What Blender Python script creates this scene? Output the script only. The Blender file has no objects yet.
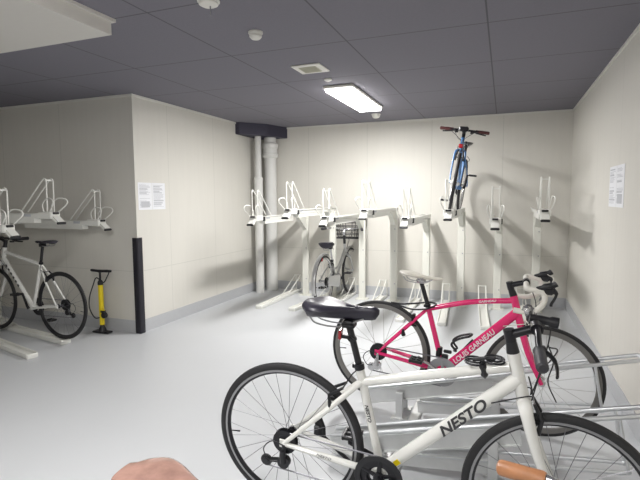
import bpy, math, random
from mathutils import Vector, Matrix
R = math.radians
random.seed(7)
col = bpy.context.scene.collection
V = Vector

# ------------------------------------------------------------------ materials
def mat(name, c, rough=.5, metal=0., spec=.5, coat=0., noise=0., nscale=30., emit=None, bump=0., trans=0.):
    m = bpy.data.materials.new(name); m.use_nodes = True
    nt = m.node_tree; b = nt.nodes['Principled BSDF']
    b.inputs['Base Color'].default_value = (*c, 1); b.inputs['Roughness'].default_value = rough
    b.inputs['Metallic'].default_value = metal; b.inputs['Specular IOR Level'].default_value = spec
    b.inputs['Coat Weight'].default_value = coat
    if emit:
        b.inputs['Emission Color'].default_value = (*emit[0], 1); b.inputs['Emission Strength'].default_value = emit[1]
    if noise or bump:
        tc = nt.nodes.new('ShaderNodeTexCoord'); n = nt.nodes.new('ShaderNodeTexNoise')
        n.inputs['Scale'].default_value = nscale; n.inputs['Detail'].default_value = 4
        nt.links.new(tc.outputs['Object'], n.inputs['Vector'])
        if noise:
            mx = nt.nodes.new('ShaderNodeMix'); mx.data_type = 'RGBA'
            mx.inputs[6].default_value = (*[max(0, v*(1-noise)) for v in c], 1)
            mx.inputs[7].default_value = (*[min(1, v*(1+noise)) for v in c], 1)
            nt.links.new(n.outputs['Fac'], mx.inputs[0]); nt.links.new(mx.outputs[2], b.inputs['Base Color'])
        if bump:
            bp = nt.nodes.new('ShaderNodeBump'); bp.inputs['Strength'].default_value = bump; bp.inputs['Distance'].default_value = .01
            nt.links.new(n.outputs['Fac'], bp.inputs['Height']); nt.links.new(bp.outputs['Normal'], b.inputs['Normal'])
    return m

def panel_mat(name, c, line, axes, rough=.6, noise=.03, nscale=2.5, stretch=(1, 1, 1), bump=.05, lw=.004, spec=.4):
    """wall / ceiling panels: thin joints at given (axis, origin, spacing)"""
    m = mat(name, c, rough, spec=spec); nt = m.node_tree; b = nt.nodes['Principled BSDF']
    tc = nt.nodes.new('ShaderNodeTexCoord'); sep = nt.nodes.new('ShaderNodeSeparateXYZ')
    nt.links.new(tc.outputs['Object'], sep.inputs[0])
    prev = None
    for ax, org, sp in axes:
        a = nt.nodes.new('ShaderNodeMath'); a.operation = 'SUBTRACT'; a.inputs[1].default_value = org
        nt.links.new(sep.outputs[ax], a.inputs[0])
        w = nt.nodes.new('ShaderNodeMath'); w.operation = 'PINGPONG'; w.inputs[1].default_value = sp/2
        nt.links.new(a.outputs[0], w.inputs[0])
        l = nt.nodes.new('ShaderNodeMath'); l.operation = 'LESS_THAN'; l.inputs[1].default_value = lw
        nt.links.new(w.outputs[0], l.inputs[0])
        if prev is None: prev = l
        else:
            x = nt.nodes.new('ShaderNodeMath'); x.operation = 'MAXIMUM'
            nt.links.new(prev.outputs[0], x.inputs[0]); nt.links.new(l.outputs[0], x.inputs[1]); prev = x
    mp = nt.nodes.new('ShaderNodeMapping'); mp.inputs['Scale'].default_value = stretch
    nt.links.new(tc.outputs['Object'], mp.inputs[0])
    n = nt.nodes.new('ShaderNodeTexNoise'); n.inputs['Scale'].default_value = nscale; n.inputs['Detail'].default_value = 6
    nt.links.new(mp.outputs[0], n.inputs['Vector'])
    m1 = nt.nodes.new('ShaderNodeMix'); m1.data_type = 'RGBA'
    m1.inputs[6].default_value = (*[v*(1-noise) for v in c], 1); m1.inputs[7].default_value = (*[min(1, v*(1+noise)) for v in c], 1)
    nt.links.new(n.outputs['Fac'], m1.inputs[0])
    m2 = nt.nodes.new('ShaderNodeMix'); m2.data_type = 'RGBA'; m2.inputs[7].default_value = (*line, 1)
    nt.links.new(prev.outputs[0], m2.inputs[0]); nt.links.new(m1.outputs[2], m2.inputs[6])
    nt.links.new(m2.outputs[2], b.inputs['Base Color'])
    bp = nt.nodes.new('ShaderNodeBump'); bp.inputs['Strength'].default_value = bump; bp.inputs['Distance'].default_value = .004
    nt.links.new(n.outputs['Fac'], bp.inputs['Height']); nt.links.new(bp.outputs['Normal'], b.inputs['Normal'])
    return m

XW, YB, XL, YL, ZC = .768, 6.73, -3.586, 3.96, 2.498
XFAR, YN = -7.2, -2.2
WALL = (.705, .686, .634)
M = {
 'wall_x': panel_mat('wall panels facing depth', WALL, (.61, .60, .55), [(0, -.95, .914), (2, .66, 3.0)], stretch=(8, 8, .7), spec=.25),
 'wall_y': panel_mat('wall panels side', WALL, (.61, .60, .55), [(1, 4.5, .914), (2, .66, 3.0)], stretch=(8, 8, .7), spec=.25),
 'wall_r': panel_mat('wall panels right', WALL, (.63, .62, .57), [(1, 4.94, .914)], stretch=(8, 8, .7), spec=.25),
 'ceil': panel_mat('dark ceiling boards', (.205, .198, .228), (.115, .112, .125), [(0, -1.04, .915), (1, 4.131, .91)], noise=.06, nscale=60, lw=.005, rough=.8, spec=.12),
 'floor': panel_mat('pale epoxy floor', (.60, .615, .635), (.57, .58, .6), [(0, 40, 90)], noise=.035, nscale=1.6, rough=.38, bump=.03, spec=.35),
 'base': mat('grey skirting', (.50, .51, .53), .5, noise=.05),
 'trimw': mat('ceiling trim', (.72, .71, .67), .5),
 'soffit': mat('cream soffit board', (.64, .62, .58), .6, noise=.02),
 'duct': mat('dark boxed duct', (.05, .047, .075), .6, noise=.08, nscale=8),
 'pipe': mat('white pvc pipe', (.72, .72, .70), .35, noise=.02),
 'darkgap': mat('dark grey conduit', (.10, .10, .12), .5),
 'black': mat('black plastic', (.012, .012, .015), .42),
 'blacksat': mat('black satin metal', (.016, .016, .02), .28, .3),
 'rubber': mat('black rubber', (.016, .016, .018), .62, noise=.2, nscale=90),
 'padblack': mat('black corner pad', (.013, .012, .02), .55, noise=.1),
 'saddleblk': mat('black saddle vinyl', (.022, .020, .032), .38, noise=.15, nscale=40),
 'rackw': mat('white powder coated steel', (.78, .78, .74), .38, noise=.02),
 'rackcream': mat('cream steel post', (.74, .74, .68), .4, noise=.02),
 'galv': mat('galvanised steel', (.70, .71, .71), .36, .7, noise=.12, nscale=14),
 'galvt': mat('galvanised tube', (.72, .74, .76), .3, .75, noise=.06, nscale=30),
 'whitepaint': mat('gloss white frame paint', (.80, .80, .77), .22, coat=.5),
 'pink': mat('gloss pink frame paint', (.80, .022, .17), .25, coat=.5),
 'blue': mat('gloss blue frame paint', (.06, .17, .38), .3, coat=.4),
 'silver': mat('polished silver alloy', (.62, .62, .63), .25, .9),
 'silverp': mat('silver frame paint', (.50, .50, .50), .3, .5),
 'alloy': mat('dull alloy', (.42, .42, .44), .35, .85),
 'rimgrey': mat('grey rim side', (.33, .33, .34), .35, .7),
 'rimdeep': mat('warm grey rim', (.19, .185, .175), .4, .3),
 'spoke': mat('steel spoke', (.22, .22, .24), .35, .6),
 'spokel': mat('bright spoke', (.5, .5, .5), .35, .7),
 'tapew': mat('white bar tape', (.78, .76, .70), .6, noise=.04),
 'saddlew': mat('ivory saddle', (.78, .75, .66), .4),
 'tan': mat('tan leather', (.46, .21, .10), .35, noise=.4, nscale=28, bump=.3),
 'brown': mat('brown leather', (.35, .205, .165), .22, noise=.55, nscale=26, coat=.4, bump=.2),
 'brownd': mat('dark brown paint', (.06, .03, .02), .35, coat=.3),
 'grip': mat('charcoal grip rubber', (.035, .035, .042), .55, noise=.1),
 'gripred': mat('maroon grip', (.09, .022, .022), .5),
 'red': mat('red reflector', (.42, .01, .018), .15, coat=.6),
 'yellow': mat('yellow pump paint', (.85, .66, .01), .35),
 'paper': mat('white paper', (.84, .85, .88), .7),
 'ink': mat('grey print', (.52, .53, .56), .8),
 'letter': mat('dark grey lettering', (.045, .045, .05), .4),
 'letterw': mat('white lettering', (.85, .75, .8), .4),
 'plasticw': mat('white plastic', (.74, .73, .68), .4),
 'vent': mat('cream vent grille', (.50, .49, .40), .5),
 'lens': mat('glass lens', (.8, .8, .82), .08, coat=1),
 'lamp': mat('lamp diffuser', (.9, .9, .9), .5, emit=((1, .985, .965), 26)),
 'skin': mat('wicker dark wire', (.06, .06, .065), .4, .5),
}

# ------------------------------------------------------------------ mesh builder
class MB:
    def __init__(s, Mx=None): s.v = []; s.f = []; s.mi = []; s.M = Mx; s.c = 0
    def add(s, vs, fs):
        o = len(s.v)
        for p in vs:
            p = V(p); s.v.append(tuple(s.M @ p) if s.M is not None else tuple(p))
        for f in fs: s.f.append([i+o for i in f]); s.mi.append(s.c)
        return s
    def box(s, c, sz, rot=None, bev=0.):
        x, y, z = [a/2 for a in sz]; c = V(c)
        if bev:
            b = min(bev, x*.95, y*.95, z*.95); vs = []
            pr = []
            for sx in (-1, 1):
                for sy in (-1, 1):
                    for sz_ in (-1, 1):
                        pr += [(sx*(x-b), sy*(y-b), sz_*z), (sx*(x-b), sy*y, sz_*(z-b)), (sx*x, sy*(y-b), sz_*(z-b))]
            import bmesh
            bm = bmesh.new()
            for p in pr: bm.verts.new(p)
            bmesh.ops.convex_hull(bm, input=bm.verts[:])
            bm.verts.index_update(); vs = [v.co.copy() for v in bm.verts]; fs = [[v.index for v in f.verts] for f in bm.faces]; bm.free()
        else:
            vs = [V((a, b_, d)) for a in (-x, x) for b_ in (-y, y) for d in (-z, z)]
            fs = [(0, 1, 3, 2), (4, 6, 7, 5), (0, 4, 5, 1), (2, 3, 7, 6), (0, 2, 6, 4), (1, 5, 7, 3)]
        if rot is not None: vs = [rot @ p for p in vs]
        return s.add([c+p for p in vs], fs)
    def tube(s, pts, r, n=10, closed=False, caps=True, ell=1., upref=None):
        pts = [V(p) for p in pts]; k = len(pts)
        rs = list(r) if isinstance(r, (list, tuple)) else [r]*k
        tn = []
        for i in range(k):
            if closed: t = pts[(i+1) % k]-pts[i-1]
            else: t = pts[min(i+1, k-1)]-pts[max(i-1, 0)]
            tn.append(t.normalized())
        a = V(upref) if upref else (V((0, 0, 1)) if abs(tn[0].z) < .9 else V((1, 0, 0)))
        nrm = (a-tn[0]*a.dot(tn[0])).normalized(); vs = []
        for i in range(k):
            nrm = (nrm-tn[i]*nrm.dot(tn[i])).normalized(); bn = tn[i].cross(nrm)
            for j in range(n):
                t = 2*math.pi*j/n; vs.append(pts[i]+(nrm*math.cos(t)+bn*math.sin(t)*ell)*rs[i])
        fs = []
        for i in range(k if closed else k-1):
            i2 = (i+1) % k
            for j in range(n): fs.append((i*n+j, i*n+(j+1) % n, i2*n+(j+1) % n, i2*n+j))
        if caps and not closed: fs += [tuple(range(n))[::-1], tuple((k-1)*n+j for j in range(n))]
        return s.add(vs, fs)
    def ring(s, prof, c, n=48, axis='y', closed=True):
        """revolve profile [(radius, offset)] about an axis through c"""
        c = V(c); vs = []; k = len(prof)
        for i in range(n):
            t = 2*math.pi*i/n; ct, st = math.cos(t), math.sin(t)
            for (r, o) in prof:
                p = {'y': (r*ct, o, r*st), 'z': (r*ct, r*st, o), 'x': (o, r*ct, r*st)}[axis]
                vs.append(c+V(p))
        fs = []
        for i in range(n):
            i2 = (i+1) % n
            for j in range(k if closed else k-1):
                j2 = (j+1) % k; fs.append((i*k+j, i*k+j2, i2*k+j2, i2*k+j))
        if not closed:
            fs += [tuple(i*k for i in range(n))[::-1], tuple(i*k+k-1 for i in range(n))]
        return s.add(vs, fs)
    def disc(s, c, r, w, n=24, axis='y'):
        return s.ring([(r, -w/2), (r, w/2)], c, n, axis, closed=False)
    def build(s, name, m, parent=None, smooth=35):
        me = bpy.data.meshes.new(name); me.from_pydata(s.v, [], s.f)
        import bmesh
        bm = bmesh.new(); bm.from_mesh(me); bmesh.ops.recalc_face_normals(bm, faces=bm.faces[:]); bm.to_mesh(me); bm.free()
        ms = m if isinstance(m, (list, tuple)) else [m]
        for x in ms: me.materials.append(M[x] if isinstance(x, str) else x)
        me.polygons.foreach_set('material_index', s.mi)
        if smooth:
            me.polygons.foreach_set('use_smooth', [True]*len(me.polygons))
            me.set_sharp_from_angle(angle=R(smooth))
        me.update()
        o = bpy.data.objects.new(name, me); col.objects.link(o)
        if parent is not None: o.parent = parent
        return o

def tag(o, label=None, cat=None, group=None, kind=None):
    if label: o['label'] = label
    if cat: o['category'] = cat
    if group: o['group'] = group
    if kind: o['kind'] = kind
    return o
def empty(name, loc=(0, 0, 0)):
    o = bpy.data.objects.new(name, None); o.empty_display_size = .1; o.location = loc; col.objects.link(o); return o
def copy_tree(o, parent=None):
    c = o.copy(); col.objects.link(c); c.parent = parent
    for ch in list(o.children): copy_tree(ch, c)
    return c
def struct(name, mb, m, smooth=0):
    return tag(mb.build(name, m, None, smooth), kind='structure')
def arc(c, r, a0, a1, n, plane='xz', e=(1, 1)):
    out = []
    for i in range(n+1):
        t = R(a0+(a1-a0)*i/n); x, z = math.cos(t)*r*e[0], math.sin(t)*r*e[1]
        out.append(V((c[0]+x, c[1], c[2]+z)) if plane == 'xz' else (V((c[0]+x, c[1]+z, c[2])) if plane == 'xy' else V((c[0], c[1]+x, c[2]+z))))
    return out
def smoothpts(pts, n=6):
    """Catmull-Rom"""
    P = [V(p) for p in pts]; P = [2*P[0]-P[1]]+P+[2*P[-1]-P[-2]]; out = []
    for i in range(1, len(P)-2):
        for k in range(n):
            t = k/n; a, b, c, d = P[i-1], P[i], P[i+1], P[i+2]
            out.append(.5*((2*b)+(c-a)*t+(2*a-5*b+4*c-d)*t*t+(3*b-a-3*c+d)*t**3))
    out.append(P[-2]); return out
def text_obj(s, name, m, size, ext, mtx, parent, shear=0., sx=1., bold=0.):
    cu = bpy.data.curves.new(name, 'FONT'); cu.body = s; cu.size = size; cu.extrude = ext; cu.shear = shear; cu.offset = bold
    cu.align_x = 'CENTER'; cu.align_y = 'CENTER'
    t = bpy.data.objects.new(name, cu); col.objects.link(t); bpy.context.view_layer.update()
    dg = bpy.context.evaluated_depsgraph_get()
    me = bpy.data.meshes.new_from_object(t.evaluated_get(dg)); bpy.data.objects.remove(t)
    me.transform(mtx @ Matrix.Scale(sx, 4, (1, 0, 0)))
    me.materials.clear(); me.materials.append(M[m]); me.name = name
    o = bpy.data.objects.new(name, me); col.objects.link(o)
    if parent is not None: o.parent = parent
    return o

# ------------------------------------------------------------------ room
T = .12
def slab(x0, x1, y0, y1, z0, z1): return MB().box(((x0+x1)/2, (y0+y1)/2, (z0+z1)/2), (x1-x0, y1-y0, z1-z0))
struct('floor', slab(XFAR-T, XW+T, YN-T, YB+T, -T, 0), 'floor')
struct('ceiling', slab(XFAR-T, XW+T, YN-T, YB+T, ZC, ZC+T), 'ceil')
struct('wall_right', slab(XW, XW+T, YN-T, YB+T, 0, ZC), 'wall_r')
struct('wall_back', slab(XL, XW, YB, YB+T, 0, ZC), 'wall_x')
struct('wall_side', slab(XL-T, XL, YL+.0, YB+T, 0, ZC), 'wall_y')
struct('wall_left_back', slab(XFAR, XL-T, YL, YL+T, 0, ZC), 'wall_x')
struct('wall_far_left', slab(XFAR-T, XFAR, YN, YL+T, 0, ZC), 'wall_y')
struct('wall_front', slab(XFAR, XW, YN-T, YN, 0, ZC), 'wall_x')
BH, BT = .131, .008
struct('baseboard_back', slab(XL, XW, YB-BT, YB, 0, BH), 'base')
struct('baseboard_side', slab(XL, XL+BT, YL-BT, YB-BT, 0, BH), 'base')
struct('baseboard_left_back', slab(XFAR, XL, YL-BT, YL, 0, BH), 'base')
struct('baseboard_right', slab(XW-BT, XW, YN, YB-BT, 0, BH), 'base')
TT_, TH = .012, .022
struct('trim_1', slab(XL, XW, YB-TT_, YB, ZC-TH, ZC), 'trimw')
struct('trim_2', slab(XL, XL+TT_, YL-TT_, YB-TT_, ZC-TH, ZC), 'trimw')
struct('trim_3', slab(XFAR, XL, YL-TT_, YL, ZC-TH, ZC), 'trimw')
struct('trim_4', slab(XW-TT_, XW, YN, YB-TT_, ZC-TH, ZC), 'trimw')
# lowered cream soffit, left of the camera
sf = slab(XFAR, -2.221, YN, 2.308, 2.405, ZC); sf.box((-2.212, .054, ZC-.009), (.018, 4.508, .018)); sf.box((-4.7, 2.317, ZC-.009), (5.0, .018, .018))
struct('trim_5', sf, 'soffit')
# boxed duct in the far corner (chamfered front)
def prism(mb, poly, z0, z1):
    n = len(poly); mb.add([(x, y, z0) for x, y in poly]+[(x, y, z1) for x, y in poly],
        [tuple(range(n))[::-1], tuple(range(n, 2*n))]+[(i, (i+1) % n, n+(i+1) % n, n+i) for i in range(n)]); return mb
du = prism(MB(), [(XL, 5.98), (-3.52, 5.98), (-3.246, 6.31), (-3.126, YB), (XL, YB)], 2.335, ZC)
struct('trim_6', du, 'duct')
# recess liner behind pipes
struct('trim_7', slab(-3.50, -3.43, YB-.05, YB, 0, 2.335), 'darkgap')

# pipes
p = MB(); p.tube([(-3.43, 6.35, 0), (-3.43, 6.35, 1.72)], .062, 20); p.tube([(-3.43, 6.35, 1.72), (-3.43, 6.35, 1.75), (-3.43, 6.35, 2.335)], [.062, .047, .047], 20)
p.ring([(.066, 1.68), (.066, 1.73)], (-3.43, 6.35, 0), 20, 'z', False)
tag(p.build('drain_pipe', 'pipe'), 'thin white vertical pipe left of the thick one, wider in its lower half', 'pipe')
rt_ = empty('drain_pipe', (-3.345, 6.58, 0)); tag(rt_, 'thick white vertical pipe with a collared joint under the dark duct box', 'pipe')
p = MB(); p.tube([(0, 0, 0), (0, 0, 2.335)], .09, 24); p.build('pipe_body', 'pipe', rt_)
p = MB(); p.ring([(.098, 2.03), (.122, 2.05), (.122, 2.09), (.108, 2.10), (.108, 2.17), (.120, 2.18), (.120, 2.24), (.098, 2.26)], (0, 0, 0), 24, 'z', False); p.build('pipe_coupling', 'pipe', rt_)

# corner guard
g = MB(); w_ = .05; t_ = .028
poly = [(XL-w_, YL-.0085), (XL-w_, YL-t_+.008), (XL-w_+.01, YL-t_)] + [(XL+.0+t_*.55+math.cos(a)*t_*.45*1.0, YL-t_*.55+math.sin(a)*t_*.45) for a in [R(-90), R(-60), R(-30), R(0)]] + [(XL+t_, YL+w_-.01), (XL+t_-.008, YL+w_), (XL+.0085, YL+w_), (XL+.0085, YL-.0085)]
prism(g, poly, .0, 1.02)
tag(g.build('corner_guard', 'padblack', None, 40), 'tall black padded guard strip on the wall corner beside the yellow pump', 'corner guard')

# paper notices
def notice(name, label, axis, x, y0, y1, z0, z1, cols):
    """sheet on a wall facing +/-X"""
    e = empty(name, (x, (y0+y1)/2, (z0+z1)/2)); tag(e, label, 'notice')
    sgn = 1 if axis > 0 else -1; w = y1-y0; h = z1-z0
    b = MB()
    for k in range(cols):
        ww = w/cols; yc = -w/2+ww*(k+.5); b.box((sgn*.0015, yc, 0), (.002, ww*.975, h))
    b.build('sheet', 'paper', e, 0)
    t = MB(); rnd = random.Random(len(label))
    for k in range(cols):
        ww = w/cols; yc = -w/2+ww*(k+.5); z = h/2-.025
        while z > -h/2+.025:
            if rnd.random() < .12: z -= .016; continue
            hh = .0035 if rnd.random() < .8 else .01
            l = ww*(.45+.35*rnd.random()); t.box((sgn*.003, yc-(ww*.8-l)/2*(1 if sgn > 0 else -1), z), (.001, l, hh)); z -= hh+.0055
        if k == 0: t.box((sgn*.003, yc, -h*.3), (.0011, ww*.6, h*.22))
    t.build('printed_text', 'ink', e, 0)
    return e
notice('wall_notice', 'two-sheet white paper notice on the side wall beside the black corner guard', 1, XL, 3.995, 4.425, 1.31, 1.60, 2)
notice('wall_notice', 'white paper notice alone on the right wall', -1, XW, 3.84, 4.34, 1.345, 1.65, 2)

# ------------------------------------------------------------------ ceiling things
lf = empty('ceiling_light', (-1.51, 5.0, ZC)); tag(lf, 'lit white rectangular ceiling light over the back racks', 'ceiling light')
b = MB(); b.box((0, 0, -.015), (.30, 1.22, .03), bev=.01); b.build('housing', 'plasticw', lf)
b = MB(); b.box((0, 0, -.043), (.27, 1.18, .026), bev=.012); b.build('diffuser', 'lamp', lf)
def lamp_area(x, y, z, sx, sy, e, c=(1, .985, .965)):
    l = bpy.data.lights.new('ceiling_lamp_light', 'AREA'); l.shape = 'RECTANGLE'; l.size = sx; l.size_y = sy; l.energy = e; l.color = c
    o = bpy.data.objects.new('ceiling_lamp_light', l); o.location = (x, y, z); col.objects.link(o); return o
lamp_area(-1.51, 5.0, ZC-.06, .16, 1.1, 102)
# unseen lamps for brightness: near one inferred from the lit ceiling, rear one added
for (x, y, e_) in ((-1.51, .9, 57), (-.55, -1.1, 22)):
    if e_:
        o = copy_tree(lf); o.location = (x, y, ZC)
        o['label'] = 'white ceiling light above the tan-grip bicycle, out of view' if y > 0 else 'added white ceiling light behind the camera, out of view'
        lamp_area(x, y, ZC-.06, .24, 1.2, e_)
def smoke(x, y, r, h, label, tail=False):
    e = empty('smoke_detector', (x, y, ZC)); tag(e, label, 'smoke detector')
    b = MB(); b.ring([(r*1.05, 0), (r*1.05, -h*.25), (r*.95, -h*.35)], (0, 0, 0), 28, 'z', False); b.build('base_plate', 'plasticw', e)
    b = MB(); b.ring([(r*.92, -h*.3), (r*.9, -h*.7), (r*.6, -h), (.005, -h*1.02)], (0, 0, 0), 28, 'z', False); b.build('sensor_dome', 'plasticw', e)
    if tail:
        b = MB(); b.tube([(.01, 0, -h), (.012, 0, -h-.05)], .004, 6); b.build('pull_pin', 'alloy', e)
smoke(-1.532, 2.83, .045, .045, 'plain white domed smoke detector, middle of the ceiling row')
smoke(-1.53, 2.30, .058, .03, 'white round ceiling detector at the top edge with a short pin below', True)
smoke(-1.575, 6.106, .055, .05, 'white smoke detector beyond the lit ceiling light')
e = empty('ceiling_vent', (-1.528, 3.76, ZC)); tag(e, 'square white ceiling vent with cream grille before the light', 'vent')
b = MB(); b.box((0, 0, -.006), (.25, .25, .012), bev=.004); b.build('frame', 'plasticw', e)
b = MB(); b.box((0, 0, -.014), (.15, .15, .006))
for k in range(7): b.box((0, -.06+k*.02, -.018), (.14, .006, .006))
b.build('grille', 'vent', e, 0)
e = MB(); e.ring([(.035, 0), (.035, -.012), (.02, -.02), (.003, -.021)], (-1.521, 4.161, ZC), 20, 'z', False)
tag(e.build('ceiling_sensor', 'plasticw'), 'tiny flat white ceiling sensor between vent and light', 'sensor')

# ------------------------------------------------------------------ two-tier rack pieces
def wire(mb, pts, r=.006, n=6, sm=0, closed=False): mb.tube(smoothpts(pts, sm) if sm else pts, r, n, closed)
def make_stall(side=1):
    """tray points along -Y from the post; origin on the floor under the tray's front foot, tray z set by zt"""
    e = empty('bicycle_rack'); e2 = {}
    return e
def stall(loc, rz, zfoot, label, group, post_off=0., plen=1.45, length=1.65, post=True, pcol='rackcream'):
    """local: tray runs from y=0 (front foot) to y=+length towards the wall"""
    e = empty('upper_bicycle_rack', loc); e.rotation_euler = (0, 0, rz); tag(e, label, 'bicycle rack', group)
    zt = zfoot+.085                                    # tray level
    if post:
        b = MB(); b.box((post_off, plen, (zt-.03)/2), (.092, .05, zt-.03), bev=.006)
        b.box((post_off, plen, .006), (.17, .14, .012))
        prism_y = [(plen-.02, zt-.03), (plen-.30, zt-.03), (plen-.02, zt-.22)]
        vs = [(post_off+s_*.03, y, z) for s_ in (-1, 1) for y, z in prism_y]
        b.add(vs, [(0, 1, 2), (5, 4, 3), (0, 3, 4, 1), (1, 4, 5, 2), (2, 5, 3, 0)])
        b.build('post', pcol, e)
        for z in (.25, .7, 1.0): MB().tube([(post_off+.02, plen-.024, z), (post_off+.02, plen-.032, z)], .008, 8).build('bolt', 'alloy', e)
    # channel tray (open U section)
    b = MB(); hw = .042
    b.box((0, length/2+.08, zt-.025), (hw*2, length-.16, .006))
    for s_ in (-1, 1):
        b.box((s_*hw, length/2+.08, zt-.006), (.005, length-.16, .042)); b.box((s_*(hw+.006), length/2+.08, zt+.014), (.016, length-.16, .004))
    b.box((0, .72, zt-.05), (.075, .85, .045)); tr = b.build('tray', 'rackw', e, 0)
    # sliding front bracket (white block, dark rubber ends)
    b = MB(); b.box((0, .14, zt-.002), (.11, .17, .066), bev=.01); b.box((0, .03, zt-.03), (.07, .10, .012), Matrix.Rotation(R(38), 3, 'X')); fb = b.build('front_bracket', 'rackw', e)
    b = MB(); b.box((0, -.012, zfoot+.012), (.085, .03, .022), bev=.006); b.build('rubber_foot', 'black', fb)
    b = MB(); b.box((0, .05, zt+.02), (.058, .02, .02), bev=.004); b.build('bumper', 'black', fb)
    b = MB(); b.box((.055, .235, zt-.01), (.024, .03, .055), bev=.004); b.build('latch', 'black', tr)
    b = MB()
    for s_ in (-1, 1): b.tube([(s_*.032, .10, zt+.005), (s_*.034, .0, zfoot+.01)], .008, 6)
    b.build('pull_handle', 'rackw', e)
    # triangular wheel holder: two wire hairpins
    b = MB(); top = zt+.335
    for s_ in (-1, 1):
        x = s_*.036
        b.tube([(x, .115, zt+.0), (x, .11, top-.02), (x, .12, top), (x, .14, top+.006), (x, .155, top-.006), (x, .46, zt+.03)], .0065, 8)
    b.box((0, .13, top-.012), (.078, .022, .014)); b.build('wheel_holder', 'rackw', e)
    # curved guide loops
    b = MB()
    for s_ in (-1, 1):
        x = s_*.05
        b.tube(smoothpts([(x*.8, .15, zt+.02), (x, .155, zt+.10), (x*1.15, .09, zt+.155), (x*1.5, .01, zt+.15), (x*1.5, -.01, zt+.11), (x*1.15, .045, zt+.055), (x*.9, .09, zt+.02)], 5), .0055, 6)
    b.build('guide_loop', 'rackw', e)
    b = MB(); b.box((.0, .32, zt+.006), (.05, .10, .003)); b.box((hw+.003+.0035, .36, zt), (.002, .09, .025)); b.box((-hw-.0065, .36, zt), (.002, .09, .025)); b.build('warning_sticker', 'ink', e, 0)
    return e
names_b = ['farthest right, next to the right wall', 'second from the right wall, low', 'under the blue bicycle\'s tray', 'left of the tray with the blue bicycle',
           'fifth from the right wall', 'right above the bicycle with the basket', 'left of the basket bicycle', 'farthest left, in front of the pipes']
xs = [.362, -.08, -.53, -.975, -1.42, -1.88, -2.335, -2.79]
lab = ['white upper rack arm on a cream post, nearest the right wall', 'lower-set white rack arm second from the right wall, empty',
       'white upper rack arm that carries the blue bicycle', 'lower-set white rack arm directly left of the blue bicycle',
       'raised white rack arm behind the pink bicycle saddle, two left of the blue bicycle', 'lower-set white rack arm right of the bicycle with the basket',
       'raised white rack arm just left of the bicycle with the basket', 'leftmost white rack arm of the back row, in front of the pipes']
for i, x in enumerate(xs):
    stall((x, 4.95, 0), 0, 1.185 if i % 2 == 0 else 1.10, lab[i], 'upper rack arms along the back wall', post_off=[.02, .02, .02, .02, .025, .04, .06, .09][i])
for k, (x, y, zf, lb) in enumerate([(-3.83, 3.80, 1.10, 'white rack arm of the left rack closest to the pump, low'), (-3.83, 3.25, 1.195, 'raised white rack arm of the left rack above the white bicycle'), (-3.83, 2.80, 1.10, 'white rack arm of the left rack cut by the photo\'s left edge')]):
    stall((x, y, 0), R(90), zf, lb, 'upper rack arms on the left', post_off=0, plen=1.75, length=1.95)

def floor_rail(loc, rz, label, group, L=1.3, gh=.26):
    e = empty('floor_rail', loc); e.rotation_euler = (0, 0, rz); tag(e, label, 'bicycle rail', group)
    b = MB(); hw = .045
    b.box((0, L/2, .012), (.09, L, .024), bev=.005)
    for s_ in (-1, 1): b.box((s_*hw, L/2, .032), (.012, L, .03), bev=.004)
    b.box((0, .0, .02), (.10, .02, .045), bev=.008)
    b.build('rail', 'rackw', e)
    b = MB()
    for s_ in (-1, 1):
        x = s_*.045
        b.tube([(x, L*.60, .03), (x, L*.93, gh-.025), (x, L*.955, gh), (x, L*.98, gh-.025), (x, L*1.0, .03)], .0075, 8)
    b.tube([(-.045, L*.955, gh-.005), (.045, L*.955, gh-.005)], .006, 6); b.build('wheel_guide', 'rackw', e)
    return e
rails = [(-2.925, 5.37, 'leftmost white floor rail of the back rack, beside the pipes'), (-2.475, 5.40, 'white floor rail left of the bicycle with the basket'), (-2.06, 5.38, 'white floor rail under the bicycle with the basket'),
         (-1.58, 5.33, 'white floor rail right of the bicycle with the basket'), (-1.09, 5.33, 'white floor rail behind the pink bicycle\'s rear wheel'), (-.62, 5.33, 'white floor rail seen under the pink top tube\'s rear end'), (-.16, 5.32, 'white floor rail seen through the pink frame near its head tube'), (.30, 5.32, 'rightmost white floor rail of the back rack')]
for i, (x, y, lb) in enumerate(rails):
    floor_rail((x, y, 0), R(-8) if i == 1 else R(0 if i < 5 else 4), lb, 'floor rails along the back wall')
floor_rail((-4.02, 3.40, 0), R(90-12+2), 'white floor rail under the left white bicycle', 'floor rails on the left', 1.5, .13)
floor_rail((-3.94, 2.975, 0), R(90-24+10), 'near empty white floor rail at the photo\'s left edge', 'floor rails on the left', 1.5, .13)

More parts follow.
